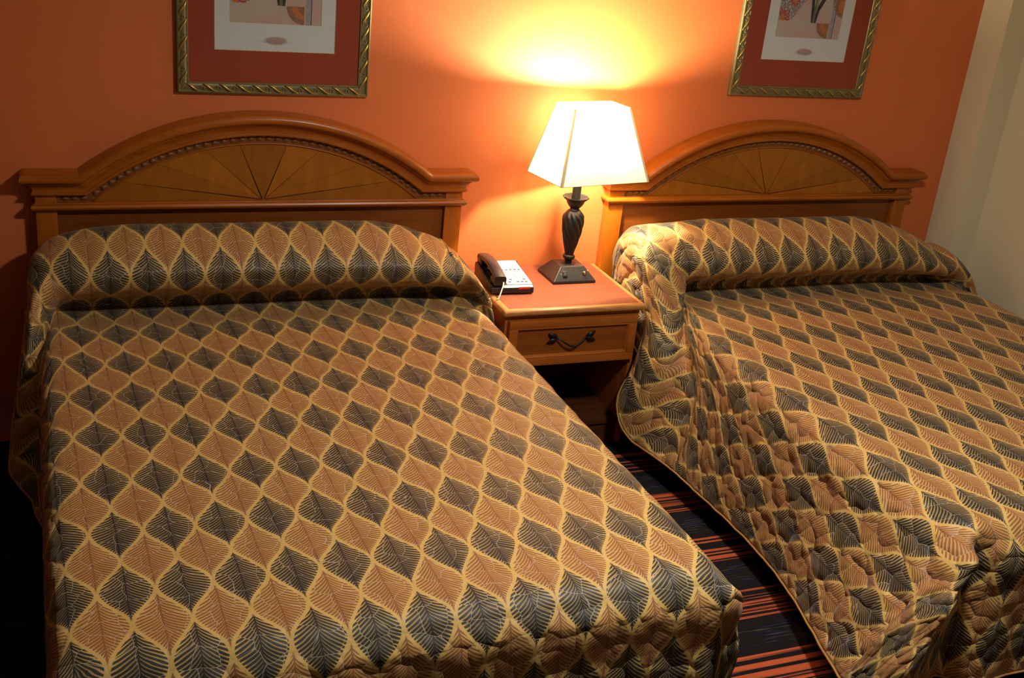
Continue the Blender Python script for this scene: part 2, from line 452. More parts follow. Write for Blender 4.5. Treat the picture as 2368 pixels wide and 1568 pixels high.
def headboard(xc, label):
    root = empty('headboard', (xc, 0, 0)); tag(root, label, 'headboard', 'arched wooden headboards')
    for s in (-1, 1):
        x0, x1 = sorted((s*0.700, s*0.768))
        o = box('post', x0, x1, -.05, -.002, 0.0, Z0+.01, MAT['wood_v'], root, .002)
    box('lower_panel', -.700, .700, -.030, -.012, .12, .915, MAT['panel'], root, 0)
    # board behind the fan
    poly = [(-.700, .905)]+[(-.700, Z0+.005)]+[(x, z+.02) for x, z in arc_pts(RA, Z0, 40)]+[(.700, Z0+.005), (.700, .905)]
    v, f = prism(poly, -.034, -.010); fixn(mesh_obj('back_board', v, f, MAT['carved'], root))
    # fan of veneer wedges, a hair apart
    rf = RA-.034; zb = .9235
    xs = [-.485, -.362, -.203, -.084, .084, .203, .362, .485]
    a_end = math.acos((zb-ZCEN)/rf)
    angs = [-a_end]+[math.asin(x/rf) for x in xs]+[a_end]
    gap = .0004
    for i in range(9):
        arc = []
        for k in range(9):
            t = angs[i]+(angs[i+1]-angs[i])*k/8
            arc.append((rf*math.sin(t), ZCEN+rf*math.cos(t)))
        poly = [(0, zb)]+arc
        cx = sum(p[0] for p in poly)/len(poly); cz = sum(p[1] for p in poly)/len(poly)
        # pull the two long sides in by the joint width
        def inset(p, q, side):
            dx, dz = q[0]-p[0], q[1]-p[1]; l = math.hypot(dx, dz) or 1
            return (-dz/l*gap*side, dx/l*gap*side)
        n0 = inset(poly[0], arc[0], -1); n1 = inset(poly[0], arc[-1], 1)
        pl = []
        for k, (x, z) in enumerate(arc):
            w1 = k/8
            pl.append((x+n0[0]*(1-w1)+n1[0]*w1, z+n0[1]*(1-w1)+n1[1]*w1))
        mid_t = (angs[i]+angs[i+1])/2
        tip = (0+0.012*math.sin(math.atan2(cx, cz-zb+1e-6))*1.0, zb+0.004) if i not in (0, 8) else (0.02*(-1 if i == 0 else 1), zb)
        if i == 4: tip = (0, zb+.002)
        v, f = prism([tip]+pl, -.0400, -.033)
        o = fixn(mesh_obj('veneer_wedge', v, f, MAT['veneer'], root))
    # carved band
    outer = [(-.700, Z0+.004)]+[(x, z) for x, z in arc_pts(RA+.004, Z0+.004, 44)]+[(.700, Z0+.004)]
    inner = [(-.700, .9225)]+[(x, z) for x, z in arc_pts(rf+.0015, .9225, 44)]+[(.700, .9225)]
    vs = [(x, -.0420, z) for x, z in outer]+[(x, -.0420, z) for x, z in inner]+[(x, -.033, z) for x, z in outer]+[(x, -.033, z) for x, z in inner]
    n = len(outer); fs = []
    for i in range(n-1):
        fs += [(i, i+1, n+i+1, n+i), (n+i, n+i+1, 3*n+i+1, 3*n+i), (2*n+i, 2*n+i+1, i+1, i)]
    band = fixn(mesh_obj('carved_band', vs, fs, MAT['carved'], root))
    # thin bead between band and fan
    pts = [(x, -.0425, z) for x, z in arc_pts(rf+.003, .924, 44)]
    v, f = tube(pts, .0032, 6); mesh_obj('inner_bead', v, f, MAT['wood'], band, True)
    rm = RA-.013; am = math.asin(.585/rm); cnt = 40
    spots = []
    for i in range(cnt):
        t = -am+2*am*(i+.5)/cnt; spots.append((rm*math.sin(t), ZCEN+rm*math.cos(t), t))
    for s in (-1, 1):
        for k in range(3): spots.append((s*(.614+.030*k), .938, 0))
    for x, z, t in spots:
        o = bpy.data.objects.new('carved_leaf', CARVED); C.objects.link(o); o.parent = band
        o.location = (x, -.0415, z); o.rotation_euler = (0, t+math.pi*.1, 0)
    # mouldings
    prof = [(0, 0), (.012, 0), (.0155, .003), (.0165, .007), (.0155, .011), (.012, .0135), (.0115, .016), (.0125, .022), (.0165, .030), (.0225, .037), (.027, .041), (.028, .045), (.028, .048),
            (.039, .048), (.0455, .0505), (.049, .055), (.0505, .062), (.049, .069), (.0455, .0745), (.039, .079), (.030, .080), (-.045, .080)]
    v, f = sweep(crown_path(), prof, -.05); o = fixn(mesh_obj('crown_moulding', v, f, MAT['wood'], root)); autosmooth(o, 35)
    prof = [(-.02, -.015), (.006, -.015), (.013, -.012), (.018, -.006), (.020, 0), (.018, .006), (.013, .010), (.009, .0115), (.008, .0145), (-.02, .0145)]
    v, f = sweep([(-XE, RAIL_Z), (XE, RAIL_Z)], prof, -.05); o = fixn(mesh_obj('rail_moulding', v, f, MAT['wood'], root)); autosmooth(o, 35)
    return root
headboard(0.0, 'arched wooden headboard of the bed on the left, sunburst veneer fan, telephone at its right')
headboard(2.178, 'arched wooden headboard nearest the beige wall, partly hidden by the lamp shade')

# ------------------------------------------------------------------ bedspreads
def hermite(knots, vals, q):
    """cubic through the knots along axis 0, tangents limited"""
    k = np.asarray(knots, float); v = np.asarray(vals, float); n = len(k)
    d = (v[1:]-v[:-1])/(k[1:]-k[:-1]).reshape((-1,)+(1,)*(v.ndim-1))
    h = (k[1:]-k[:-1]).reshape((-1,)+(1,)*(v.ndim-1))
    t = np.zeros_like(v); t[0] = d[0]; t[-1] = d[-1]
    t[1:-1] = (d[:-1]*h[1:]+d[1:]*h[:-1])/(h[1:]+h[:-1])
    i = np.clip(np.searchsorted(k, q, side='right')-1, 0, n-2)
    sh = (-1,)+(1,)*(v.ndim-1)
    hh = (k[i+1]-k[i]).reshape(sh); s = ((q-k[i])/(k[i+1]-k[i])).reshape(sh)
    s2, s3 = s*s, s*s*s
    return v[i]*(2*s3-3*s2+1)+t[i]*hh*(s3-2*s2+s)+v[i+1]*(-2*s3+3*s2)+t[i+1]*hh*(s3-s2)
E_K = [0.0, .06, .20, .36, .50]      # fabric distance beyond the mattress edge
def build_spread(name, xc, prof, cols, hfun, side_l, side_r, ridge_l, ridge_r, label, skew, tex0, puff_fn, zflat=.595, tuck=(0, 0), hidden=0.0):
    """prof: (y, z) stations from the head over the pillow to the foot edge, then front drop stations
       side_l/side_r: for each station 5 points (x rel, y, z) from mattress edge to hem"""
    nP = len(prof); foot = nP-5
    P = np.array(prof)
    seg = np.hypot(*(P[1:]-P[:-1]).T); vk = np.concatenate([[0], np.cumsum(seg)])
    # from the foot edge on, use the drop distances
    for m_ in range(5): vk[foot+m_] = vk[foot]+E_K[m_]
    a0, a1 = cols[0], cols[-1]
    uk = [a0-e for e in reversed(E_K[1:])]+list(cols)+[a1+e for e in E_K[1:]]
    nU = len(uk); net = np.zeros((nP, nU, 3)); ne = 4
    for j in range(nP):
        y, z = prof[j]
        for i, x in enumerate(cols):
            if 0 < i < len(cols)-1:
                h = hfun(x)
                zz = zflat+(z-zflat)*h if j < foot and z > zflat+.012 else z
                yy = y if j >= foot else y
                net[j, ne+i] = (x, yy, zz)
    for j in range(foot+1):
        L, Rr = side_l[j], side_r[j]
        for m_ in range(5):
            net[j, ne-m_] = L[m_]; net[j, nU-1-ne+m_] = Rr[m_]
    # corners: side flap and front flap meet in a ridge
    for side, rid in ((-1, ridge_l), (1, ridge_r)):
        edge_i = ne if side < 0 else nU-1-ne
        S_ = [net[foot, edge_i+side*m_] for m_ in range(5)]
        xe = cols[0] if side < 0 else cols[-1]
        tk = tuck[0 if side < 0 else 1]; F_ = [np.array((xe+side*.012*m_/4-side*tk*.6*min(1, m_/2), prof[foot+m_][0]+tk*min(1, m_/2), prof[foot+m_][1])) for m_ in range(5)]
        F_[0] = S_[0]
        R_ = [np.array(p) for p in rid]
        for g_ in range(5):
            for e_ in range(5):
                if g_ == 0: continue
                if e_ == 0: p = F_[g_]
                elif e_ >= g_: t_ = E_K[g_]/E_K[e_]; p = S_[e_]*(1-t_)+R_[e_]*t_
                else: t_ = E_K[e_]/E_K[g_]; p = F_[g_]*(1-t_)+R_[g_]*t_
                net[foot+g_, edge_i+side*e_] = p
    du = .0105
    uq = np.arange(uk[0], uk[-1]+1e-6, (uk[-1]-uk[0])/round((uk[-1]-uk[0])/du))
    vq = np.arange(0, vk[-1]+1e-6, vk[-1]/round(vk[-1]/du)); vq[-1] = vk[-1]; uq[-1] = uk[-1]
    G = hermite(vk, net, vq)                       # (V, nU, 3)
    G = np.swapaxes(hermite(uk, np.swapaxes(G, 0, 1), uq), 0, 1)
    nv, nu = G.shape[:2]
    # soft wrinkles along the surface normal
    du_ = np.gradient(G, axis=1); dv_ = np.gradient(G, axis=0)
    N = np.cross(dv_, du_); N /= np.linalg.norm(N, axis=2, keepdims=True)+1e-9
    U_, V_ = np.meshgrid(uq, vq)
    pf = puff_fn(U_, V_, vk[foot])
    wr = (np.sin(U_*31+np.sin(V_*9)*2.0)*np.sin(V_*23+np.sin(U_*13)*1.7)*.0022 + np.sin(U_*67+V_*11)*np.sin(V_*59-U_*7)*.0011)*(.25+pf)
    if N[nv//2, nu//2, 2] < 0: N = -N
    G = G+N*wr[..., None]
    G[..., 0] += xc
    G[..., 2] = np.maximum(G[..., 2], .02)
    verts = G.reshape(-1, 3)
    idx = np.arange(nv*nu).reshape(nv, nu)
    faces = np.stack([idx[:-1, :-1], idx[:-1, 1:], idx[1:, 1:], idx[1:, :-1]], -1).reshape(-1, 4)
    me = bpy.data.meshes.new(name); me.from_pydata(verts.tolist(), [], faces.tolist()); me.update()
    me.materials.append(MAT['quilt'])
    me.polygons.foreach_set('use_smooth', [True]*len(me.polygons))
    # fabric coordinates in leaf units
    yfoot = vk[foot]
    ic = int(np.argmin(np.abs(uq)))                 # true lengths along the cloth, so the print keeps its size
    rowd = np.linalg.norm(G[:, 1:]-G[:, :-1], axis=2); ru = np.concatenate([np.zeros((nv, 1)), np.cumsum(rowd, 1)], 1); ru = ru-ru[:, ic:ic+1]+uq[ic]
    kern = np.ones(25)/25.0
    ru = np.stack([np.convolve(np.pad(ru[:, i], 12, mode='edge'), kern, 'valid') for i in range(nu)], 1)
    jf = int(np.argmin(np.abs(vq-yfoot)))
    cold = np.linalg.norm(G[1:]-G[:-1], axis=2); cv = np.concatenate([np.zeros((1, nu)), np.cumsum(cold, 0)], 0); cv = cv-cv[jf:jf+1]+yfoot
    cv = np.stack([np.convolve(np.pad(cv[j], 12, mode='edge'), kern, 'valid') for j in range(nv)], 0)
    front = (V_ > yfoot)
    A_ = np.where(front, U_, ru*.85+U_*.15); B_2 = np.where(front, V_, V_*.45+cv*.55)
    # cloth pushed in under the pillow, out of sight in the crease
    inner = np.clip((.735-np.abs(U_))/.10, 0, 1); B_2 = B_2-hidden*np.clip((vk[10]-V_)/(vk[10]-vk[8]), 0, 1)*inner
    tu = (A_+skew*(yfoot-V_))/.122; tv = (B_2-yfoot+tex0)/.2435
    uvl = me.uv_layers.new(name='fabric')
    li = np.zeros(len(me.loops), dtype=np.int32); me.loops.foreach_get('vertex_index', li)
    uv = np.stack([tu.reshape(-1)[li], tv.reshape(-1)[li]], -1).astype(np.float32)
    uvl.data.foreach_set('uv', uv.reshape(-1))
    at = me.attributes.new('puff', 'FLOAT', 'POINT'); at.data.foreach_set('value', pf.reshape(-1).astype(np.float32))
    o = bpy.data.objects.new(name, me); C.objects.link(o)
    tag(o, label, 'bedspread', 'leaf print bedspreads')
    if me.polygons[(nv//2)*(nu-1)+nu//2].normal.z < 0: me.flip_normals()
    so = o.modifiers.new('thick', 'SOLIDIFY'); so.thickness = .006; so.offset = -1
    # piping along the hem
    path = [G[j, 0] for j in range(0, nv, 2)]+[G[-1, i] for i in range(0, nu, 2)]+[G[j, -1] for j in range(nv-1, -1, -2)]
    v, f = tube([tuple(p) for p in path], .0042, 6); mesh_obj('hem_piping', v, f, MAT['piping'], o, True)
    return o
# --- stations shared in kind: pillow, crease, flat, foot
FLAT_Y = [-.42, -.70, -1.0, -1.35, -1.7, -1.98]
def drop_stations(yf): return [(yf, .588), (yf-.034, .548), (yf-.041, .41), (yf-.048, .25), (yf-.050, .11)]
def side_flat(s, xe, y, z=.595, fl=(.036, .050, .055, .060), zz=(.568, .43, .27, .13), dy=0.0):
    return [(s*xe, y, z)]+[(s*(xe+fl[k]), y+dy*(k+1)/4, zz[k]+(z-.595)*.3) for k in range(4)]
# ---- left bed
profL = [(-.088, .74), (-.096, .825), (-.130, .866), (-.190, .870), (-.255, .847), (-.315, .803), (-.350, .758), (-.336, .712), (-.280, .664), (-.200, .620), (-.172, .588), (-.225, .579)]
profL += [(y, z) for y, z in zip(FLAT_Y, (.588, .594, .598, .596, .597, .600))]+drop_stations(-2.135)
colsL = [-.735, -.64, -.50, -.30, -.10, .10, .30, .45, .57, .66, .735]
def hL(x):
    if x > .36: return max(.0, 1-.42*((x-.36)/.375)**1.6)
    if x < -.5: return 1-.14*((-x-.5)/.235)**1.5
    return 1.0
def pillow_side(s, xs, prof_z, ys, depth_x, depth_y, lift):
    pass
sideL_r = [
 [(.655,-.088,.68),(.700,-.09,.645),(.760,-.11,.53),(.775,-.14,.39),(.78,-.16,.27)],
 [(.650,-.105,.745),(.698,-.11,.71),(.765,-.13,.58),(.778,-.16,.43),(.782,-.18,.30)],
 [(.650,-.16,.785),(.702,-.165,.75),(.772,-.18,.61),(.783,-.20,.46),(.786,-.22,.32)],
 [(.655,-.225,.795),(.708,-.23,.76),(.776,-.25,.62),(.786,-.27,.47),(.788,-.28,.33)],
 [(.668,-.29,.778),(.722,-.30,.742),(.782,-.32,.61),(.789,-.34,.46),(.790,-.35,.32)],
 [(.690,-.33,.735),(.742,-.345,.705),(.788,-.375,.585),(.790,-.395,.44),(.790,-.40,.30)],
 [(.706,-.34,.705),(.754,-.365,.680),(.791,-.41,.565),(.790,-.43,.42),(.790,-.44,.27)],
 [(.718,-.325,.668),(.764,-.37,.650),(.792,-.445,.545),(.790,-.465,.39),(.790,-.475,.24)],
 [(.724,-.295,.635),(.766,-.37,.622),(.790,-.47,.52),(.789,-.49,.36),(.790,-.50,.21)],
 [(.727,-.265,.606),(.765,-.36,.598),(.784,-.49,.49),(.788,-.51,.33),(.790,-.52,.19)],
 [(.728,-.262,.592),(.764,-.37,.580),(.782,-.51,.47),(.787,-.53,.31),(.790,-.54,.17)],
 [(.730,-.31,.588),(.765,-.41,.570),(.782,-.54,.45),(.787,-.56,.29),(.790,-.57,.15)],
]
for y, dy in zip(FLAT_Y, (-.19, -.05, 0, 0, 0, 0)): sideL_r.append(side_flat(1, .735, y, .595, dy=dy))
sideL_r.append(side_flat(1, .735, -2.135, .586))
sideL_l = [
 [(-.72,-.088,.70),(-.765,-.09,.66),(-.80,-.11,.54),(-.81,-.14,.40),(-.81,-.17,.28)],
 [(-.715,-.105,.785),(-.768,-.11,.745),(-.80,-.13,.60),(-.815,-.17,.45),(-.82,-.20,.32)],
 [(-.715,-.16,.84),(-.772,-.165,.80),(-.805,-.18,.65),(-.82,-.22,.49),(-.83,-.26,.35)],
 [(-.715,-.225,.85),(-.775,-.23,.81),(-.81,-.25,.66),(-.83,-.29,.50),(-.84,-.33,.36)],
 [(-.718,-.293,.825),(-.776,-.30,.785),(-.815,-.33,.64),(-.84,-.37,.48),(-.86,-.41,.34)],
 [(-.720,-.337,.775),(-.775,-.35,.74),(-.82,-.39,.60),(-.85,-.44,.45),(-.875,-.48,.31)],
 [(-.722,-.345,.73),(-.775,-.38,.705),(-.825,-.45,.57),(-.855,-.52,.42),(-.88,-.56,.27)],
 [(-.724,-.325,.68),(-.770,-.39,.665),(-.825,-.50,.54),(-.86,-.58,.39),(-.885,-.63,.23)],
 [(-.727,-.285,.638),(-.763,-.38,.628),(-.805,-.54,.51),(-.84,-.63,.35),(-.865,-.68,.20)],
 [(-.730,-.245,.606),(-.758,-.37,.600),(-.775,-.57,.48),(-.80,-.67,.32),(-.83,-.73,.17)],
 [(-.732,-.242,.592),(-.757,-.38,.580),(-.772,-.60,.46),(-.79,-.70,.30),(-.82,-.76,.16)],
 [(-.733,-.29,.588),(-.758,-.42,.572),(-.775,-.63,.45),(-.79,-.73,.29),(-.815,-.79,.15)],
]
for y, dy in zip(FLAT_Y, (-.42, -.25, -.12, -.04, 0, 0)): sideL_l.append(side_flat(-1, .735, y, .595, dy=dy))
sideL_l.append(side_flat(-1, .735, -2.135, .586))
# bring the pillow stations of the side into line with the slope of the pillow
def follow(rows, prof, dz):
    for j in range(8):
        for m_ in (0, 1):
            x, y, z = rows[j][m_]; k_ = 1.0 if m_ == 0 else .7
            rows[j][m_] = (x, y+(prof[j][0]-y)*.8*k_ if j < 6 else y, z-dz[j]*k_)
follow(sideL_r, profL, (0, 0, .005, .012, .012, 0, 0, 0)); follow(sideL_l, profL, (0, 0, .012, .020, .015, 0, 0, 0))
ridL_r = [(.735,-2.15,.588),(.775,-2.182,.560),(.792,-2.205,.42),(.790,-2.21,.26),(.785,-2.21,.11)]
ridL_l = [(-.735,-2.15,.588),(-.775,-2.182,.560),(-.795,-2.205,.42),(-.805,-2.21,.26),(-.81,-2.21,.11)]
def puffL(U, V, vf):
    p = .16+0*U
    p += .55*np.clip((V-vf-.03)/.05, 0, 1)
    p += .5*np.clip((np.abs(U)-.72)/.05, 0, 1)
    p += .22*np.exp(-((U-.66)/.16)**2)*np.exp(-((V-1.25)/.35)**2)
    return np.clip(p, 0, 1)
build_spread('bedspread', 0.0, profL, colsL, hL, sideL_l, sideL_r, ridL_l, ridL_r,
             'leaf print quilted bedspread pulled tight over the bed on the left', .0283, .115, puffL, hidden=-.035)
# ---- right bed (mattress a little to the right of its headboard)
XR = 2.28
profR = [(-.10, .72), (-.115, .81), (-.165, .856), (-.240, .864), (-.315, .842), (-.385, .795), (-.422, .752), (-.412, .708), (-.362, .664), (-.285, .622), (-.258, .588), (-.312, .580)]
profR += [(y, z) for y, z in zip([-.50, -.72, -1.0, -1.35, -1.7, -1.98], (.590, .595, .598, .598, .598, .598))]+drop_stations(-2.135)
colsR = [-.745, -.64, -.50, -.30, -.10, .10, .30, .46, .58, .67, .745]
def hR(x):
    if x > .25: return max(0.0, 1-.60*((x-.25)/.5)**1.7)
    if x < -.5: return 1-.10*((-x-.5)/.235)**1.5
    return 1.0
def rel(rows): return [[(x-XR, y, z) for x, y, z in r_] for r_ in rows]
sideR_l = rel([
 [(1.475,-.10,.70),(1.445,-.10,.655),(1.445,-.12,.53),(1.455,-.15,.40),(1.465,-.18,.29)],
 [(1.470,-.125,.785),(1.432,-.13,.745),(1.435,-.15,.60),(1.448,-.18,.46),(1.46,-.22,.34)],
 [(1.465,-.19,.835),(1.428,-.195,.795),(1.432,-.21,.65),(1.445,-.25,.50),(1.455,-.29,.38)],
 [(1.468,-.275,.848),(1.428,-.28,.805),(1.430,-.30,.66),(1.440,-.34,.51),(1.445,-.385,.38)],
 [(1.478,-.355,.826),(1.430,-.36,.785),(1.430,-.385,.64),(1.432,-.43,.49),(1.415,-.47,.355)],
 [(1.50,-.41,.782),(1.445,-.425,.745),(1.432,-.455,.605),(1.398,-.495,.455),(1.345,-.510,.305)],
 [(1.53,-.425,.742),(1.470,-.450,.705),(1.432,-.505,.57),(1.375,-.540,.415),(1.315,-.520,.225)],
 [(1.58,-.425,.692),(1.518,-.490,.640),(1.430,-.585,.525),(1.365,-.590,.365),(1.315,-.560,.155)],
 [(1.615,-.405,.650),(1.555,-.490,.610),(1.452,-.640,.490),(1.385,-.655,.320),(1.330,-.630,.115)],
 [(1.625,-.385,.610),(1.570,-.490,.585),(1.490,-.670,.460),(1.425,-.710,.290),(1.352,-.700,.105)],
 [(1.615,-.40,.595),(1.560,-.520,.574),(1.497,-.715,.445),(1.440,-.765,.275),(1.368,-.765,.105)],
 [(1.595,-.46,.592),(1.540,-.570,.570),(1.485,-.765,.440),(1.440,-.820,.270),(1.378,-.825,.105)],
 [(1.56,-.58,.594),(1.518,-.660,.570),(1.472,-.83,.435),(1.434,-.885,.265),(1.388,-.895,.105)],
 [(1.54,-.78,.596),(1.500,-.820,.568),(1.462,-.94,.432),(1.432,-.985,.262),(1.398,-.995,.100)],
 [(1.535,-1.03,.597),(1.495,-1.045,.567),(1.457,-1.10,.430),(1.432,-1.13,.262),(1.408,-1.14,.098)],
 [(1.535,-1.36,.597),(1.494,-1.365,.567),(1.455,-1.38,.430),(1.430,-1.40,.262),(1.412,-1.41,.098)],
 [(1.535,-1.70,.597),(1.493,-1.70,.567),(1.448,-1.70,.430),(1.405,-1.70,.264),(1.372,-1.70,.100)],
 [(1.538,-1.98,.596),(1.493,-1.98,.566),(1.430,-1.98,.432),(1.362,-1.97,.270),(1.302,-1.95,.105)],
 [(1.545,-2.135,.588),(1.495,-2.135,.560),(1.412,-2.13,.432),(1.335,-2.11,.275),(1.270,-2.08,.110)],
])
follow(sideR_l, profR, (0, 0, .005, .012, .010, 0, 0, 0))
ridR_l = [(p[0]-XR, p[1], p[2]) for p in [(1.548,-2.162,.585),(1.505,-2.200,.560),(1.425,-2.235,.450),(1.350,-2.245,.300),(1.290,-2.235,.130)]]
sideR_r = []
for j, (y, z) in enumerate(profR[:12]):
    hz = [.655, .70, .735, .745, .735, .705, .680, .650, .625, .603, .592, .588][j]
    xx = [.70, .70, .70, .705, .715, .73, .74, .75, .755, .755, .75, .745][j]
    yy = [-.10, -.125, -.19, -.275, -.35, -.40, -.41, -.40, -.37, -.34, -.34, -.39][j]
    dyy = [0, 0, 0, -.01, -.02, -.03, -.05, -.08, -.12, -.15, -.16, -.15][j]
    sideR_r.append([(xx, yy, hz), (xx+.05, yy+dyy*.4, hz-.035), (xx+.085, yy+dyy*.8, hz-.16), (xx+.09, yy+dyy, hz-.31), (xx+.09, yy+dyy, hz-.44)])
for y, dy in zip([-.50, -.72, -1.0, -1.35, -1.7, -1.98], (-.12, -.05, 0, 0, 0, 0)): sideR_r.append(side_flat(1, .755, y, .595, fl=(.042, .06, .07, .08), dy=dy))
sideR_r.append(side_flat(1, .755, -2.135, .586, fl=(.042, .06, .07, .08)))
ridR_r = [(.745,-2.15,.588),(.79,-2.18,.560),(.81,-2.205,.42),(.82,-2.21,.26),(.83,-2.21,.11)]
def puffR(U, V, vf):
    p = .22+0*U
    p += .72*np.clip((-.62-U)/.22, 0, 1)
    p += .5*np.clip((V-vf-.02)/.05, 0, 1)
    p += .3*np.exp(-((U+.55)/.25)**2)*np.exp(-((V-.35)/.4)**2)
    return np.clip(p, 0, 1)
build_spread('bedspread', XR, profR, colsR, hR, sideR_l, sideR_r, ridR_l, ridR_r,
             'leaf print quilted bedspread with puckered side drape on the bed nearest the beige wall', .0283, .115+.122, puffR, tuck=(.055, .02), hidden=-.085)
# mattress and box spring under each spread
for xc, lab in ((0.0, 'mattress and box spring hidden under the leaf print spread of the bed on the left'), (XR, 'mattress and box spring hidden under the leaf print spread nearest the beige wall')):
    r_ = empty('bed', (xc, -1.13, 0)); tag(r_, lab, 'bed', 'covered beds')
    box('mattress', -.70, .70, -.96, .85, .31, .565, MAT['mattress'], r_, .05, 4)
    box('box_spring', -.70, .70, -.96, .85, .10, .31, MAT['boxspring'], r_, .012)
    for sx_ in (-1, 1):
        for sy_ in (-1, 1):
            v, f = lathe([(.022, 0), (.022, .10)], 10, sx_*.6, -.055+sy_*.8); mesh_obj('bed_leg', v, f, MAT['black'], r_)

# ------------------------------------------------------------------ nightstand
NX0, NX1, NYF, NZT = .812, 1.4085, -.482, .617
ns = empty('nightstand', ((NX0+NX1)/2, -.24, 0)); tag(ns, 'wooden nightstand with one drawer between the two beds', 'nightstand')
ox, oy = (NX0+NX1)/2, -.24
def nb(name, x0, x1, y0, y1, z0, z1, mat, bev=0, par=None): return box(name, x0-ox, x1-ox, y0-oy, y1-oy, z0, z1, mat, par or ns, bev)
# top: frame edge with bullnose, seam and laminate field
prof = [(-.03, 0), (.0, 0), (.006, .002), (.011, .007), (.013, .0135), (.011, .020), (.006, .025), (.0, .027), (-.012, .027)]
path = [(NX0+.013, -.004), (NX0+.013, NYF+.013), (NX1-.013, NYF+.013), (NX1-.013, -.004)]
vs = []; fs = []; k = len(prof)
for i, (x, y) in enumerate(path):
    for p, h in prof:
        dx = -p if i < 2 else p; dy = -p if i in (1, 2) else 0
        vs.append((x+dx-ox, y+dy-oy, .590+h))
for i in range(3):
    for j in range(k-1): fs.append((i*k+j, i*k+j+1, (i+1)*k+j+1, (i+1)*k+j))
edge_o = fixn(mesh_obj('top_edge', vs, fs, MAT['nwood_worn'], ns)); autosmooth(edge_o, 35)
nb('seam', NX0+.0235, NX1-.0235, NYF+.0235, -.004, .600, .6166, MAT['black_line'])
nb('top_panel', NX0+.0255, NX1-.0255, NYF+.0255, -.004, .598, .6174, MAT['laminate'])
# carcass
DX0, DX1, DZ0, DZ1 = .840, 1.379, .384, .572
nb('side_panel', .828, .846, -.455, -.012, 0.0, .592, MAT['nwood'], .001)
nb('side_panel', 1.374, 1.392, -.455, -.012, 0.0, .592, MAT['nwood'], .001)
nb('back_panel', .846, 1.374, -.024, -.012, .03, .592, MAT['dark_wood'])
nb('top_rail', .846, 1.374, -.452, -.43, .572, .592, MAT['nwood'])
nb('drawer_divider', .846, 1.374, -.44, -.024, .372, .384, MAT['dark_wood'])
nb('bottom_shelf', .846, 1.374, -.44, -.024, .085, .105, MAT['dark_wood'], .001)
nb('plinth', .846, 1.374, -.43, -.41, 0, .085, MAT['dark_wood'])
# drawer: front slab, raised frame, recessed field, pull
dr = empty('drawer', (0, 0, 0)); dr.parent = ns
y0 = -.478
nb('drawer_front', DX0, DX1, -.462, -.446, DZ0, DZ1, MAT['nwood'], .001, dr)
fw_ = .031
def frame_strip(name, a, b_, z0, z1, horiz):
    return nb(name, a, b_, y0, -.460, z0, z1, MAT['nwood'], .003, dr)
frame_strip('drawer_rail', DX0, DX1, DZ1-fw_, DZ1, True); frame_strip('drawer_rail', DX0, DX1, DZ0, DZ0+fw_, True)
frame_strip('drawer_stile', DX0, DX0+fw_, DZ0+fw_, DZ1-fw_, False); frame_strip('drawer_stile', DX1-fw_, DX1, DZ0+fw_, DZ1-fw_, False)
# inner ogee slip
ix0, ix1, iz0, iz1 = DX0+fw_, DX1-fw_, DZ0+fw_, DZ1-fw_
pts = [(ix0, iz0), (ix1, iz0), (ix1, iz1), (ix0, iz1)]
sl = [(0, -.4755), (.004, -.4775), (.008, -.473), (.011, -.467), (.012, -.462)]
vs = []; fs = []
for i, (x, z) in enumerate(pts):
    sx_ = 1 if i in (0, 3) else -1; sz_ = 1 if i < 2 else -1
    for d_, y in sl: vs.append((x+sx_*d_-ox, y-oy, z+sz_*d_))
for i in range(4):
    for j in range(len(sl)-1):
        i2 = (i+1) % 4; n_ = len(sl); fs.append((i*n_+j, i2*n_+j, i2*n_+j+1, i*n_+j+1))
o = fixn(mesh_obj('drawer_slip', vs, fs, MAT['nwood'], dr)); autosmooth(o, 40)
nb('drawer_field', ix0+.010, ix1-.010, -.4645, -.461, iz0+.010, iz1-.010, MAT['panel'], 0, dr)
# bow pull with leaf ends
hx, hz = 1.105, .478
pull = []
for i in range(25):
    t = -1+2*i/24
    pull.append((hx+t*.066-ox, -.470-.018*(1-t**4)-oy, hz+.010-.026*(math.cos(t*math.pi)*.5+.5)+.004*abs(t)))
v, f = tube(pull, [.0036+.0016*math.exp(-((i-12)/1.4)**2)+.0012*math.exp(-((i-9.5)/.8)**2)+.0012*math.exp(-((i-14.5)/.8)**2) for i in range(25)], 8)
hd = mesh_obj('drawer_pull', v, f, MAT['iron'], dr, True)
def pull_leaf(s, ang):
    vs = []; fs = []; n_ = 8
    for i in range(n_+1):
        t = i/n_; wdt = .0105*math.sin(math.pi*t**.8)+.0006; lift = .004*math.sin(math.pi*t)
        for kx in (-1, 0, 1): vs.append((t*.042, -lift-(.0018 if kx == 0 else 0), kx*wdt))
    for i in range(n_):
        for j in range(2): fs.append((i*3+j, i*3+j+1, i*3+j+4, i*3+j+3))
    o = mesh_obj('pull_leaf', vs, fs, MAT['iron'], dr, True)
    so = o.modifiers.new('t', 'SOLIDIFY'); so.thickness = .003
    o.location = (hx+s*.062-ox, -.468-oy, hz+.013); o.rotation_euler = (0, ang if s > 0 else math.pi-ang, 0)
    return o
for s in (-1, 1):
    pull_leaf(s, -.55*1); pull_leaf(s, .42)

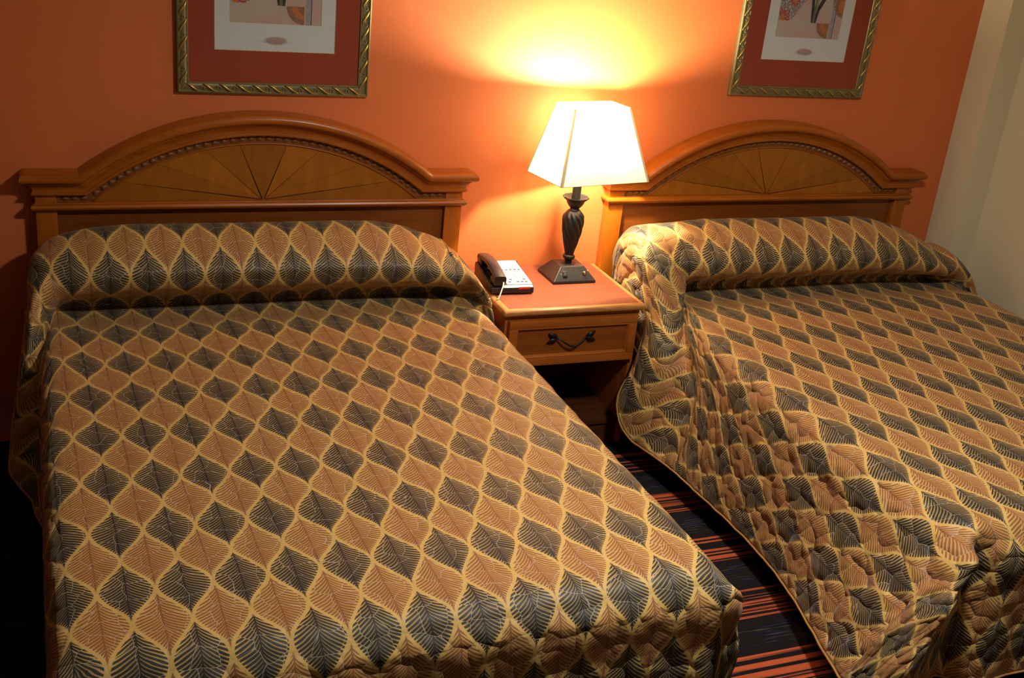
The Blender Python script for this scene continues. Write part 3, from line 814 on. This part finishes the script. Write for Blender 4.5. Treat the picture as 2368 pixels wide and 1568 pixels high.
# ------------------------------------------------------------------ table lamp
LX, LY = 1.208, -.150
lamp = empty('table_lamp', (LX, LY, NZT)); tag(lamp, 'lit table lamp with black twisted base and cream square shade on the nightstand', 'lamp')
def zz_(z): return z-NZT-.0004
bw, bd = .093, .083
rings = [(bw, bd, 0.0), (bw, bd, .011), (.0525, .045, .060), (.050, .043, .0615)]
vs = []; fs = []
for a_, c_, z in rings: vs += [(-a_, -c_, z+.0008), (a_, -c_, z+.0008), (a_, c_, z+.0008), (-a_, c_, z+.0008)]
for i in range(3):
    for j in range(4): j2 = (j+1) % 4; fs.append((i*4+j, i*4+j2, i*4+4+j2, i*4+4+j))
fs += [(3, 2, 1, 0), (12, 13, 14, 15)]
base = mesh_obj('lamp_base', vs, fs, MAT['lampmetal'], lamp)
bv = base.modifiers.new('b', 'BEVEL'); bv.width = .0022; bv.segments = 2; bv.limit_method = 'ANGLE'
# outlet, toggle, small raised plate on the sloping front
slope = math.atan2(.049, bd-.045)
def on_slope(x, t):  # t 0 bottom, 1 top of the front face
    return (x, -(bd+(.045-bd)*t), .012+.049*t)
p = on_slope(-.040, .48)
bm = bmesh.new(); box_bm(bm, -.0095, .0095, -.006, .006, -.011, .011, .0015)
ol = bm_obj('power_outlet', bm, MAT['black'], base, loc=p); ol.rotation_euler = (math.pi/2-slope, 0, 0); ol.rotation_euler = (-(math.pi/2-slope), 0, 0)
bm = bmesh.new(); box_bm(bm, -.0045, .0045, -.0066, -.005, -.005, .005)
bm_obj('outlet_socket', bm, MAT['black_line'], ol)
p = on_slope(.046, .52)
v, f = lathe([(.0075, 0), (.0075, .004), (.005, .005), (.005, .008), (.0022, .008), (.0019, .013), (.0028, .022), (.0022, .025), (.0005, .026)], 14)
tg = mesh_obj('toggle_switch', v, f, MAT['brass'], base, True, loc=p); tg.rotation_euler = (slope*0+R(42), R(20), 0)
# turned stem
neck = [(.030, .0615), (.029, .064), (.015, .066), (.0135, .072), (.016, .077), (.0235, .083), (.0255, .089), (.0245, .094), (.019, .097), (.0175, .100)]
v, f = lathe(neck, 28); autosmooth(mesh_obj('lamp_neck', v, f, MAT['iron'], lamp), 40)
def twist(r, z, a):
    t = (z-.098)/(.285-.098); env = min(1, max(0, math.sin(math.pi*min(1, max(0, t*1.02)))*2.2))
    return r*(1+.085*env*math.cos(11*(a+t*2.3)))
body = []
for i in range(41):
    t = i/40
    r_ = .0175+(.0415-.0175)*(math.sin(min(1, t/.80)*math.pi/2)**1.25) if t < .80 else .0415-(.0415-.0225)*((t-.80)/.20)**2.0
    body.append((r_, .098+.187*t))
v, f = lathe(body, 88, fn=twist); mesh_obj('twisted_body', v, f, MAT['iron'], lamp, True)
cup = [(.0225, .283), (.019, .288), (.0185, .292), (.025, .299), (.0325, .309), (.036, .318), (.038, .323), (.048, .331), (.0515, .335), (.051, .3385), (.032, .332), (.018, .330)]
v, f = lathe(cup, 64, fn=lambda r, z, a: r*(1+(.035*math.cos(12*a) if r > .04 else 0))); autosmooth(mesh_obj('scalloped_cup', v, f, MAT['iron'], lamp), 45)
v, f = lathe([(.0175, .330), (.0175, .500), (.012, .503)], 24); autosmooth(mesh_obj('stem_tube', v, f, MAT['iron'], lamp), 40)
# shade: four cloth panels, corner trims and rims, turned a little and sitting off centre
SHZ0, SHZ1 = 1.046-NZT, 1.326-NZT
sh = empty('lamp_shade', (.024, -.032, 0), R(10)); sh.parent = lamp
B_, T_ = (.207, .124), (.131, .064)
def shade_corner(i, z_t):
    sx_, sy_ = ((-1, -1), (1, -1), (1, 1), (-1, 1))[i]
    off = (-.020*z_t, -.008*z_t)
    return Vector((sx_*(B_[0]+(T_[0]-B_[0])*z_t)+off[0], sy_*(B_[1]+(T_[1]-B_[1])*z_t)+off[1], SHZ0+(SHZ1-SHZ0)*z_t))
for i in range(4):
    a, b_ = shade_corner(i, 0), shade_corner((i+1) % 4, 0); c_, d_ = shade_corner((i+1) % 4, 1), shade_corner(i, 1)
    e_ = (b_-a).normalized()*.0090
    mesh_obj('shade_panel', [a+e_, b_-e_, c_-e_, d_+e_], [(0, 1, 2, 3)], MAT['shade'], sh)
for i in range(4):
    a, d_ = shade_corner(i, 0), shade_corner(i, 1)
    cen = Vector((0, 0, 0)); out_ = Vector((a.x, a.y, 0)).normalized()
    nx_ = (shade_corner((i+1) % 4, 0)-a).normalized(); px_ = (shade_corner((i-1) % 4, 0)-a).normalized()
    e_ = .0
    wv_ = .0093
    vs = [a+px_*wv_+out_*e_, a+out_*(e_+.0006), a+nx_*wv_+out_*e_, d_+px_*wv_+out_*e_, d_+out_*(e_+.0006), d_+nx_*wv_+out_*e_]
    o = mesh_obj('corner_trim', vs, [(0, 1, 4, 3), (1, 2, 5, 4)], MAT['shade_trim'], sh)
for z_t, nm in ((0, 'bottom_rim'), (1, 'top_rim')):
    pts = []
    for i in range(4):
        a, b_ = shade_corner(i, z_t), shade_corner((i+1) % 4, z_t)
        for k in range(6): pts.append(a+(b_-a)*k/6)
    v, f = tube(pts, .0013, 6, True); mesh_obj(nm, v, f, MAT['shade_trim'], sh, True)
# bent arm and socket under the shade
v, f = tube([(0, 0, .498), (0, -.004, .515), (0, -.025, .535), (0, -.055, .548), (.002, -.078, .57), (.003, -.086, .606)], .006, 10); mesh_obj('socket_arm', v, f, MAT['iron'], lamp, True)
v, f = lathe([(.013, .602), (.0145, .605), (.0145, .620), (.012, .624)], 16, .004, -.086)
mesh_obj('bulb_cap', v, f, MAT['face'], lamp, True)
bulb_light('light_bulb', LAMP_WATTS, LAMP_COLOR, .028, lamp, (0.004, -.086, .664))

# ------------------------------------------------------------------ telephone
ph = empty('telephone', (.905, -.205, NZT), R(-2)); tag(ph, 'black desk telephone with pale keypad plate on the nightstand', 'telephone')
def ph_prism(name, poly_yz, x0, x1, mat, par, bev=0.0):
    n_ = len(poly_yz)
    vs = [(x0, y, z) for y, z in poly_yz]+[(x1, y, z) for y, z in poly_yz]
    fs = [tuple(range(n_)), tuple(range(2*n_-1, n_-1, -1))]+[(i, n_+i, n_+(i+1) % n_, (i+1) % n_) for i in range(n_)]
    o = fixn(mesh_obj(name, vs, fs, mat, par))
    if bev:
        m_ = o.modifiers.new('b', 'BEVEL'); m_.width = bev; m_.segments = 3; m_.limit_method = 'ANGLE'
    return o
XA, XB = -.082, .092
body = ph_prism('phone_body', [(-.112, .004), (.105, .004), (.108, .058), (.098, .063), (-.098, .0345), (-.112, .028)], XA, XB, MAT['black'], ph, .004)
for sx_ in (-1, 1):
    for sy_ in (-1, 1):
        v, f = lathe([(.007, .0006), (.007, .0046)], 10, .005+sx_*.06, sy_*.08); mesh_obj('rubber_foot', v, f, MAT['black_line'], ph)
tilt = math.atan2(.063-.0345, .196)
def top_pt(x, y, lift=0.0): return (x, y-math.sin(tilt)*lift, .0345+(y+.098)*math.tan(tilt)+lift)
def top_slab(name, x0, x1, y0_, y1_, h, mat, par, taper=0.0):
    vs = [top_pt(x0, y0_, .0), top_pt(x1, y0_, .0), top_pt(x1-taper, y1_, .0), top_pt(x0, y1_, .0), top_pt(x0, y0_, h), top_pt(x1, y0_, h), top_pt(x1-taper, y1_, h), top_pt(x0, y1_, h)]
    return mesh_obj(name, vs, [(3, 2, 1, 0), (4, 5, 6, 7), (0, 1, 5, 4), (1, 2, 6, 5), (2, 3, 7, 6), (3, 0, 4, 7)], mat, par)
plate = top_slab('face_plate', -.014, .089, -.096, .096, .0018, MAT['face'], ph, .006)
top_slab('card_holder', -.006, .078, .030, .088, .0030, MAT['mat_white'], plate)
def key(x, y, wx, wy, mat, h=.0042): return top_slab('key', x-wx/2, x+wx/2, y-wy/2, y+wy/2, h, mat, plate)
for r_i in range(4):
    for c_i in range(3): key(.018+c_i*.0225, .006-r_i*.0145, .0135, .0075, MAT['key'])
for c_i in range(5): key(.002+c_i*.0175, .0195, .009, .0048, MAT['keydark'])
for x, y in ((.012, -.058), (.068, -.058), (.002, -.078), (.036, -.078), (.053, -.078), (.070, -.078)): key(x, y, .010, .0048, MAT['keydark'])
ph_box = box('message_light', .028, .076, -.1128, -.1105, .0215, .030, MAT['red'], ph, .0005)
# handset: arched bar with two blocks, lying on the left of the body
hs = []
nS = 26
for i in range(nS+1):
    t = -1+2*i/nS
    y = -.004+t*.108
    zc_ = .072+.020*(1-t*t)+(y*.10)
    wdt = .0215+.004*abs(t)**3; th = .0105+.004*abs(t)**4
    hs.append((y, zc_, wdt, th))
vs = []; fs = []; kk = 12
for y, zc_, wdt, th in hs:
    for q in range(kk):
        a_ = 2*math.pi*q/kk; ca, sa = math.cos(a_), math.sin(a_)
        ex = lambda c__: math.copysign(abs(c__)**.55, c__)
        vs.append((-.050+ex(ca)*wdt, y, zc_+ex(sa)*th))
for i in range(nS):
    for q in range(kk): fs.append((i*kk+q, i*kk+(q+1) % kk, (i+1)*kk+(q+1) % kk, (i+1)*kk+q))
fs += [tuple(range(kk-1, -1, -1)), tuple(nS*kk+q for q in range(kk))]
handset = fixn(mesh_obj('handset', vs, fs, MAT['black'], ph)); autosmooth(handset, 50)
for s, nm in ((-1, 'mouthpiece'), (1, 'earpiece')):
    yc_ = s*.086; zt_ = .060+yc_*.12
    box(nm, -.0735, -.0265, yc_-.024, yc_+.024, zt_-.014, zt_+.016, MAT['black'], handset, .006, 3)
box('hook_switch', -.062, -.040, -.02, .02, .045, .058, MAT['black'], ph, .003)
cordp = [(-.036, -.112, .052), (-.040, -.124, .046), (-.050, -.138, .032), (-.060, -.15, .014), (-.068, -.16, .0045), (-.078, -.165, .0042)]
v, f = tube(cordp, .0026, 8); mesh_obj('handset_cord', v, f, MAT['cord'], handset, True)

# ------------------------------------------------------------------ framed pictures
PW, FRW = .337, .040
def twist_mesh():
    pts = []; rad = []
    for i in range(9):
        t = -1+2*i/8
        pts.append((t*.024, -.0035*math.cos(t*1.2)-.001, -t*.0135*math.tanh(1.6)*1.0-.002*math.sin(t*3.1)))
        rad.append(.0042*(1-abs(t)**2*.75))
    v, f = tube(pts, rad, 6); me = bpy.data.meshes.new('gilt_twist'); me.from_pydata([tuple(p) for p in v], [], f); me.materials.append(MAT['gilt'])
    for p in me.polygons: p.use_smooth = True
    return me
def scroll_mesh():
    pts = []; rad = []
    for i in range(15):
        a_ = i/14*4.6; r_ = .0075*(1-i/14*.75)
        pts.append((r_*math.cos(a_)*1.25, -.0030, r_*math.sin(a_)*1.1)); rad.append(.0021)
    v, f = tube(pts, rad, 5); me = bpy.data.meshes.new('carved_scroll'); me.from_pydata([tuple(p) for p in v], [], f); me.materials.append(MAT['gilt_dull'])
    for p in me.polygons: p.use_smooth = True
    return me
TW, SCR = twist_mesh(), scroll_mesh()
def flat_poly(poly, y, mat, name, par):
    return mesh_obj(name, [(x, y, z) for x, z in poly], [tuple(range(len(poly)))], mat, par)
ART = {}
def art_ground():
    m, nt, b = new_mat('print_ground'); setp(b, Roughness=.8)
    co = coords(nt); n1 = noise(nt, co, 9, 4, .6); n2 = noise(nt, co, 130, 4, .7); n3 = noise(nt, mapping(nt, co, loc=(4, 2, 1)), 6, 3)
    c = mixc(nt, (.50, .44, .36), (.56, .36, .31), S(nt, n1.outputs['Fac']).step(.42, .62))
    c = mixc(nt, c, (.30, .22, .19), S(nt, n2.outputs['Fac']).step(.55, .68)*S(nt, n3.outputs['Fac']).step(.4, .6)*.55)
    nt.links.new(c, b.inputs['Base Color']); return m
def art_tile():
    m, nt, b = new_mat('print_tilework'); setp(b, Roughness=.8)
    co = coords(nt); v_ = nt.nodes.new('ShaderNodeTexVoronoi'); v_.inputs['Scale'].default_value = 75; nt.links.new(co, v_.inputs['Vector'])
    v_.feature = 'DISTANCE_TO_EDGE'
    n_ = noise(nt, co, 40, 2)
    c = mixc(nt, (.42, .38, .37), (.085, .07, .08), S(nt, v_.outputs['Distance']).step(.12, .03))
    c = mixc(nt, c, (.42, .16, .10), S(nt, n_.outputs['Fac']).step(.56, .62)*.6)
    nt.links.new(c, b.inputs['Base Color']); return m
ART['ground'] = art_ground(); ART['tile'] = art_tile()
ART['leaf'] = plain('print_leaf', (.045, .045, .035), .8, namt=.3)
ART['stem'] = plain('print_stem', (.16, .15, .08), .8)
ART['redp'] = plain('print_red', (.50, .07, .04), .8); ART['orangep'] = plain('print_orange', (.62, .22, .06), .8, nscale=120, namt=.3)
ART['pinkp'] = plain('print_pink', (.50, .25, .20), .8, nscale=200, namt=.2); ART['greyp'] = plain('print_grey', (.38, .37, .37), .8, nscale=200, namt=.25)
ART['brownp'] = plain('print_brown', (.36, .18, .10), .8, nscale=150, namt=.3); ART['ink'] = plain('print_ink', (.40, .36, .34), .8)
ART['petal'] = plain('print_petal', (.55, .30, .28), .8, namt=.2)
def blot_mat():
    m, nt, b = new_mat('print_blot'); out = [x for x in nt.nodes if x.type == 'OUTPUT_MATERIAL'][0]
    setp(b, Roughness=.8); n_ = noise(nt, coords(nt), 90, 4, .7)
    nt.links.new(mixc(nt, (.42, .21, .17), (.60, .45, .40), n_.outputs['Fac']), b.inputs['Base Color'])
    g_ = nt.nodes.new('ShaderNodeTexCoord').outputs['Generated']
    sp = nt.nodes.new('ShaderNodeSeparateXYZ'); nt.links.new(g_, sp.inputs[0])
    dx = (S(nt, sp.outputs[0])-.5)*2.0; dz = (S(nt, sp.outputs[2])-.5)*2.0
    d_ = (dx*dx+dz*dz)+(S(nt, n_.outputs['Fac'])-.5)*.5
    tp = nt.nodes.new('ShaderNodeBsdfTransparent'); mx = nt.nodes.new('ShaderNodeMixShader')
    nt.links.new((d_.step(1.05, .1)*0.8).k, mx.inputs[0]); nt.links.new(tp.outputs[0], mx.inputs[1]); nt.links.new(b.outputs[0], mx.inputs[2]); nt.links.new(mx.outputs[0], out.inputs[0])
    return m
ART['blot'] = blot_mat()
def picture(xc, zb, label):
    H = .86
    root = empty('framed_picture', (xc, 0, zb)); tag(root, label, 'picture', 'gilt framed prints')
    # frame: swept profile with mitres
    prof = [(0, -.002), (0, -.018), (.002, -.0215), (.006, -.023), (.009, -.020), (.012, -.0175), (.018, -.0195), (.024, -.0205), (.030, -.018), (.033, -.0165), (.0345, -.0185), (.038, -.0185), (.040, -.016), (.040, -.008)]
    cor = [(-PW, 0, 1, 1), (PW, 0, -1, 1), (PW, H, -1, -1), (-PW, H, 1, -1)]
    vs = []; fs = []; k = len(prof)
    for x, z, sx_, sz_ in cor:
        for d_, y in prof: vs.append((x+sx_*d_, y, z+sz_*d_))
    for i in range(4):
        i2 = (i+1) % 4
        for j in range(k-1): fs.append((i*k+j, i2*k+j, i2*k+j+1, i*k+j+1))
    fr_ = fixn(mesh_obj('frame', vs, fs, MAT['gilt_dull'], root)); autosmooth(fr_, 40)
    # twisted ribbon ornaments with scrolls between
    def orn(me, x, z, rot, s=1):
        o = bpy.data.objects.new(me.name.split('.')[0], me); C.objects.link(o); o.parent = fr_
        o.location = (x, -.0185, z); o.rotation_euler = (0, rot, 0); return o
    nb_ = 11; st = (2*PW-.05)/nb_
    for zz in (.021, H-.021):
        for i in range(nb_):
            x = -PW+.025+st*(i+.5)
            orn(TW, x, zz, 0)
            if i < nb_-1: orn(SCR, x+st/2, zz, .6)
    nb2 = 14; st = (H-.05)/nb2
    for xx in (-PW+.021, PW-.021):
        for i in range(nb2):
            z = .025+st*(i+.5); orn(TW, xx, z, math.pi/2)
            if i < nb2-1: orn(SCR, xx, z+st/2, 2.2)
    box('backing', -PW+.03, PW-.03, -.006, -.002, .03, H-.03, MAT['boxspring'], root)
    def board(name, x0, x1, z0, z1, ix0, ix1, iz0, iz1, yf, yb, mat):
        vs = [(x0, yf, z0), (x1, yf, z0), (x1, yf, z1), (x0, yf, z1), (ix0, yf, iz0), (ix1, yf, iz0), (ix1, yf, iz1), (ix0, yf, iz1),
              (ix0+.0015, yb, iz0+.0015), (ix1-.0015, yb, iz0+.0015), (ix1-.0015, yb, iz1-.0015), (ix0+.0015, yb, iz1-.0015)]
        me_o = mesh_obj(name, vs, [(0, 1, 5, 4), (1, 2, 6, 5), (2, 3, 7, 6), (3, 0, 4, 7), (4, 5, 9, 8), (5, 6, 10, 9), (6, 7, 11, 10), (7, 4, 8, 11)], mat, root)
        me_o.data.materials.append(MAT['bevel'])
        for p in list(me_o.data.polygons)[4:]: p.material_index = 1
        return fixn(me_o)
    mz, mw_, pz, pw_ = .1504, .2098, .2436, .1594
    board('outer_mat', -PW+.034, PW-.034, .034, H-.034, -mw_, mw_, mz, H-mz, -.0125, -.0098, MAT['mat_red'])
    board('inner_mat', -mw_-.01, mw_+.01, mz-.01, H-mz+.01, -pw_, pw_, pz, H-mz-.06, -.0097, -.0088, MAT['mat_white'])
    pr = mesh_obj('print', [(-pw_-.005, -.0080, pz-.005), (pw_+.005, -.0080, pz-.005), (pw_+.005, -.0080, H-mz-.05), (-pw_-.005, -.0080, H-mz-.05)], [(0, 1, 2, 3)], ART['ground'], root)
    L = [0]
    def P(poly, mat, name='printed_motif'):
        L[0] += 1
        return flat_poly([(x, max(z-.019, -.002)+pz) for x, z in poly], -.0080-.00002*L[0], ART[mat], name, pr)
    def disc(cx, cz, r_, mat, a0=0, a1=2*math.pi, n_=18):
        pts = [(cx+r_*math.cos(a0+(a1-a0)*i/n_), cz+r_*math.sin(a0+(a1-a0)*i/n_)) for i in range(n_+(0 if a1-a0 > 6.2 else 1))]
        if a1-a0 < 6.2: pts = [(cx, cz)]+pts
        P(pts, mat)
    def petals(cx, cz, r0, r1, a0, a1, n_, mat):
        for i in range(n_):
            b0 = a0+(a1-a0)*(i+.12)/n_; b1 = a0+(a1-a0)*(i+.88)/n_; bm_ = (b0+b1)/2
            P([(cx+r0*math.cos(bm_), cz+r0*math.sin(bm_)), (cx+r1*.8*math.cos(b0), cz+r1*.8*math.sin(b0)), (cx+r1*math.cos(bm_), cz+r1*math.sin(bm_)), (cx+r1*.8*math.cos(b1), cz+r1*.8*math.sin(b1))], mat)
    W_ = pw_
    # tilework at the left with red fans
    P([(-W_, .085), (-.085, .095), (-.072, .118), (-.045, .158), (-.030, .172), (-.030, .185), (-W_, .185)], 'tile')
    P([(-W_, .186), (-.022, .182), (-.050, .198), (-W_, .194)], 'brownp')
    P([(-W_, .196), (-.055, .198), (-.068, .235), (-.070, .30), (-W_, .30)], 'tile')
    P([(-.128, .196), (-.060, .199), (-.075, .25), (-.128, .25)], 'brownp')
    disc(-W_+.010, .088, .020, 'orangep', -.2, math.pi*.6); petals(-W_+.010, .088, .014, .050, -.10, math.pi*.62, 7, 'redp')
    disc(-.090, .168, .012, 'orangep', math.pi, 2*math.pi); petals(-.090, .170, .010, .026, math.pi*1.0, math.pi*2, 5, 'redp')
    # tulip leaves and stems
    P([(.005, .082), (.017, .082), (.012, .14), (.004, .19), (-.012, .225), (-.030, .26), (-.036, .30), (-.018, .235), (-.004, .15)], 'leaf')
    P([(.018, .082), (.030, .082), (.037, .13), (.060, .175), (.082, .215), (.092, .30), (.074, .245), (.050, .195), (.028, .15)], 'leaf')
    P([(.010, .082), (.018, .082), (.021, .20), (.014, .30), (.010, .30), (.014, .20)], 'stem')
    P([(.017, .082), (.021, .082), (.030, .22), (.046, .30), (.042, .30), (.024, .2)], 'stem')
    for cx, cz in ((-.04, .36), (.012, .40), (.06, .37)):
        P([(cx, cz-.06), (cx+.028, cz-.02), (cx+.02, cz+.04), (cx, cz+.02), (cx-.02, cz+.04), (cx-.028, cz-.02)], 'petal')
    # roundel quarters, column
    disc(.098, .082, .062, 'brownp', math.pi, math.pi*1.5); disc(.098, .082, .045, 'orangep', math.pi, math.pi*1.5); disc(.098, .082, .026, 'brownp', math.pi, math.pi*1.5)
    P([(.104, 0), (.122, 0), (.124, .155), (.106, .155)], 'greyp'); P([(.121, 0), (.1235, 0), (.1255, .155), (.123, .155)], 'leaf')
    P([(.096, .182), (.132, .184), (.124, .150), (.106, .150)], 'tile'); P([(.100, .186), (.128, .188), (.128, .30), (.102, .30)], 'greyp')
    disc(W_, .155, .046, 'brownp', math.pi*.5, math.pi*1.5); disc(W_, .155, .030, 'orangep', math.pi*.5, math.pi*1.5)
    # caption on the white mat: blot and a line of small script
    def blot_line():
        cz = (mz+pz)/2-.010
        vs = [(-.046, -.0099, cz-.016), (.046, -.0099, cz-.016), (.046, -.00995, cz+.016), (-.046, -.00995, cz+.016)]
        mesh_obj('caption_blot', vs, [(0, 1, 2, 3)], ART['blot'], root)
        pts = []
        for i in range(260):
            t = i/259; x = -.062+.124*t
            z = cz-.004+.0018*math.sin(t*118)+.0011*math.sin(t*47+1)+(.006*math.exp(-((t-.04)/.03)**2)+.006*math.exp(-((t-.58)/.03)**2))*math.sin(t*50)
            pts.append((x+.0012*math.cos(t*118)+.0012*math.sin(t*47), -.0101, z))
        v, f = tube(pts, .00032, 4); mesh_obj('caption_script', v, f, ART['ink'], root)
    blot_line()
    mesh_obj('glass_pane', [(-PW+.036, -.0142, .036), (PW-.036, -.0142, .036), (PW-.036, -.0142, H-.036), (-PW+.036, -.0142, H-.036)], [(0, 1, 2, 3)], MAT['glass'], root)
    return root
picture(.0424, 1.301, 'gilt framed flower print with rust mat above the bed on the left')
picture(2.2549, 1.3448, 'gilt framed flower print with rust mat above the bed nearest the beige wall')

# ------------------------------------------------------------------ ceiling fixture of the room (above the frame)
CLX, CLY = 1.0, -2.3
cl = empty('ceiling_light', (CLX, CLY, ZC)); tag(cl, 'round flush ceiling light above the beds', 'ceiling light')
v, f = lathe([(.15, 0), (.15, -.020), (.14, -.028), (.128, -.022)], 40); fixn(mesh_obj('trim_ring', v, f, MAT['face'], cl, False))
la = bpy.data.lights.new('glowing_disc', 'AREA'); la.shape = 'DISK'; la.size = .25; la.energy = CEIL_WATTS; la.color = CEIL_COLOR
lo = bpy.data.objects.new('glowing_disc', la); C.objects.link(lo); lo.parent = cl; lo.location = (0, 0, -.030)
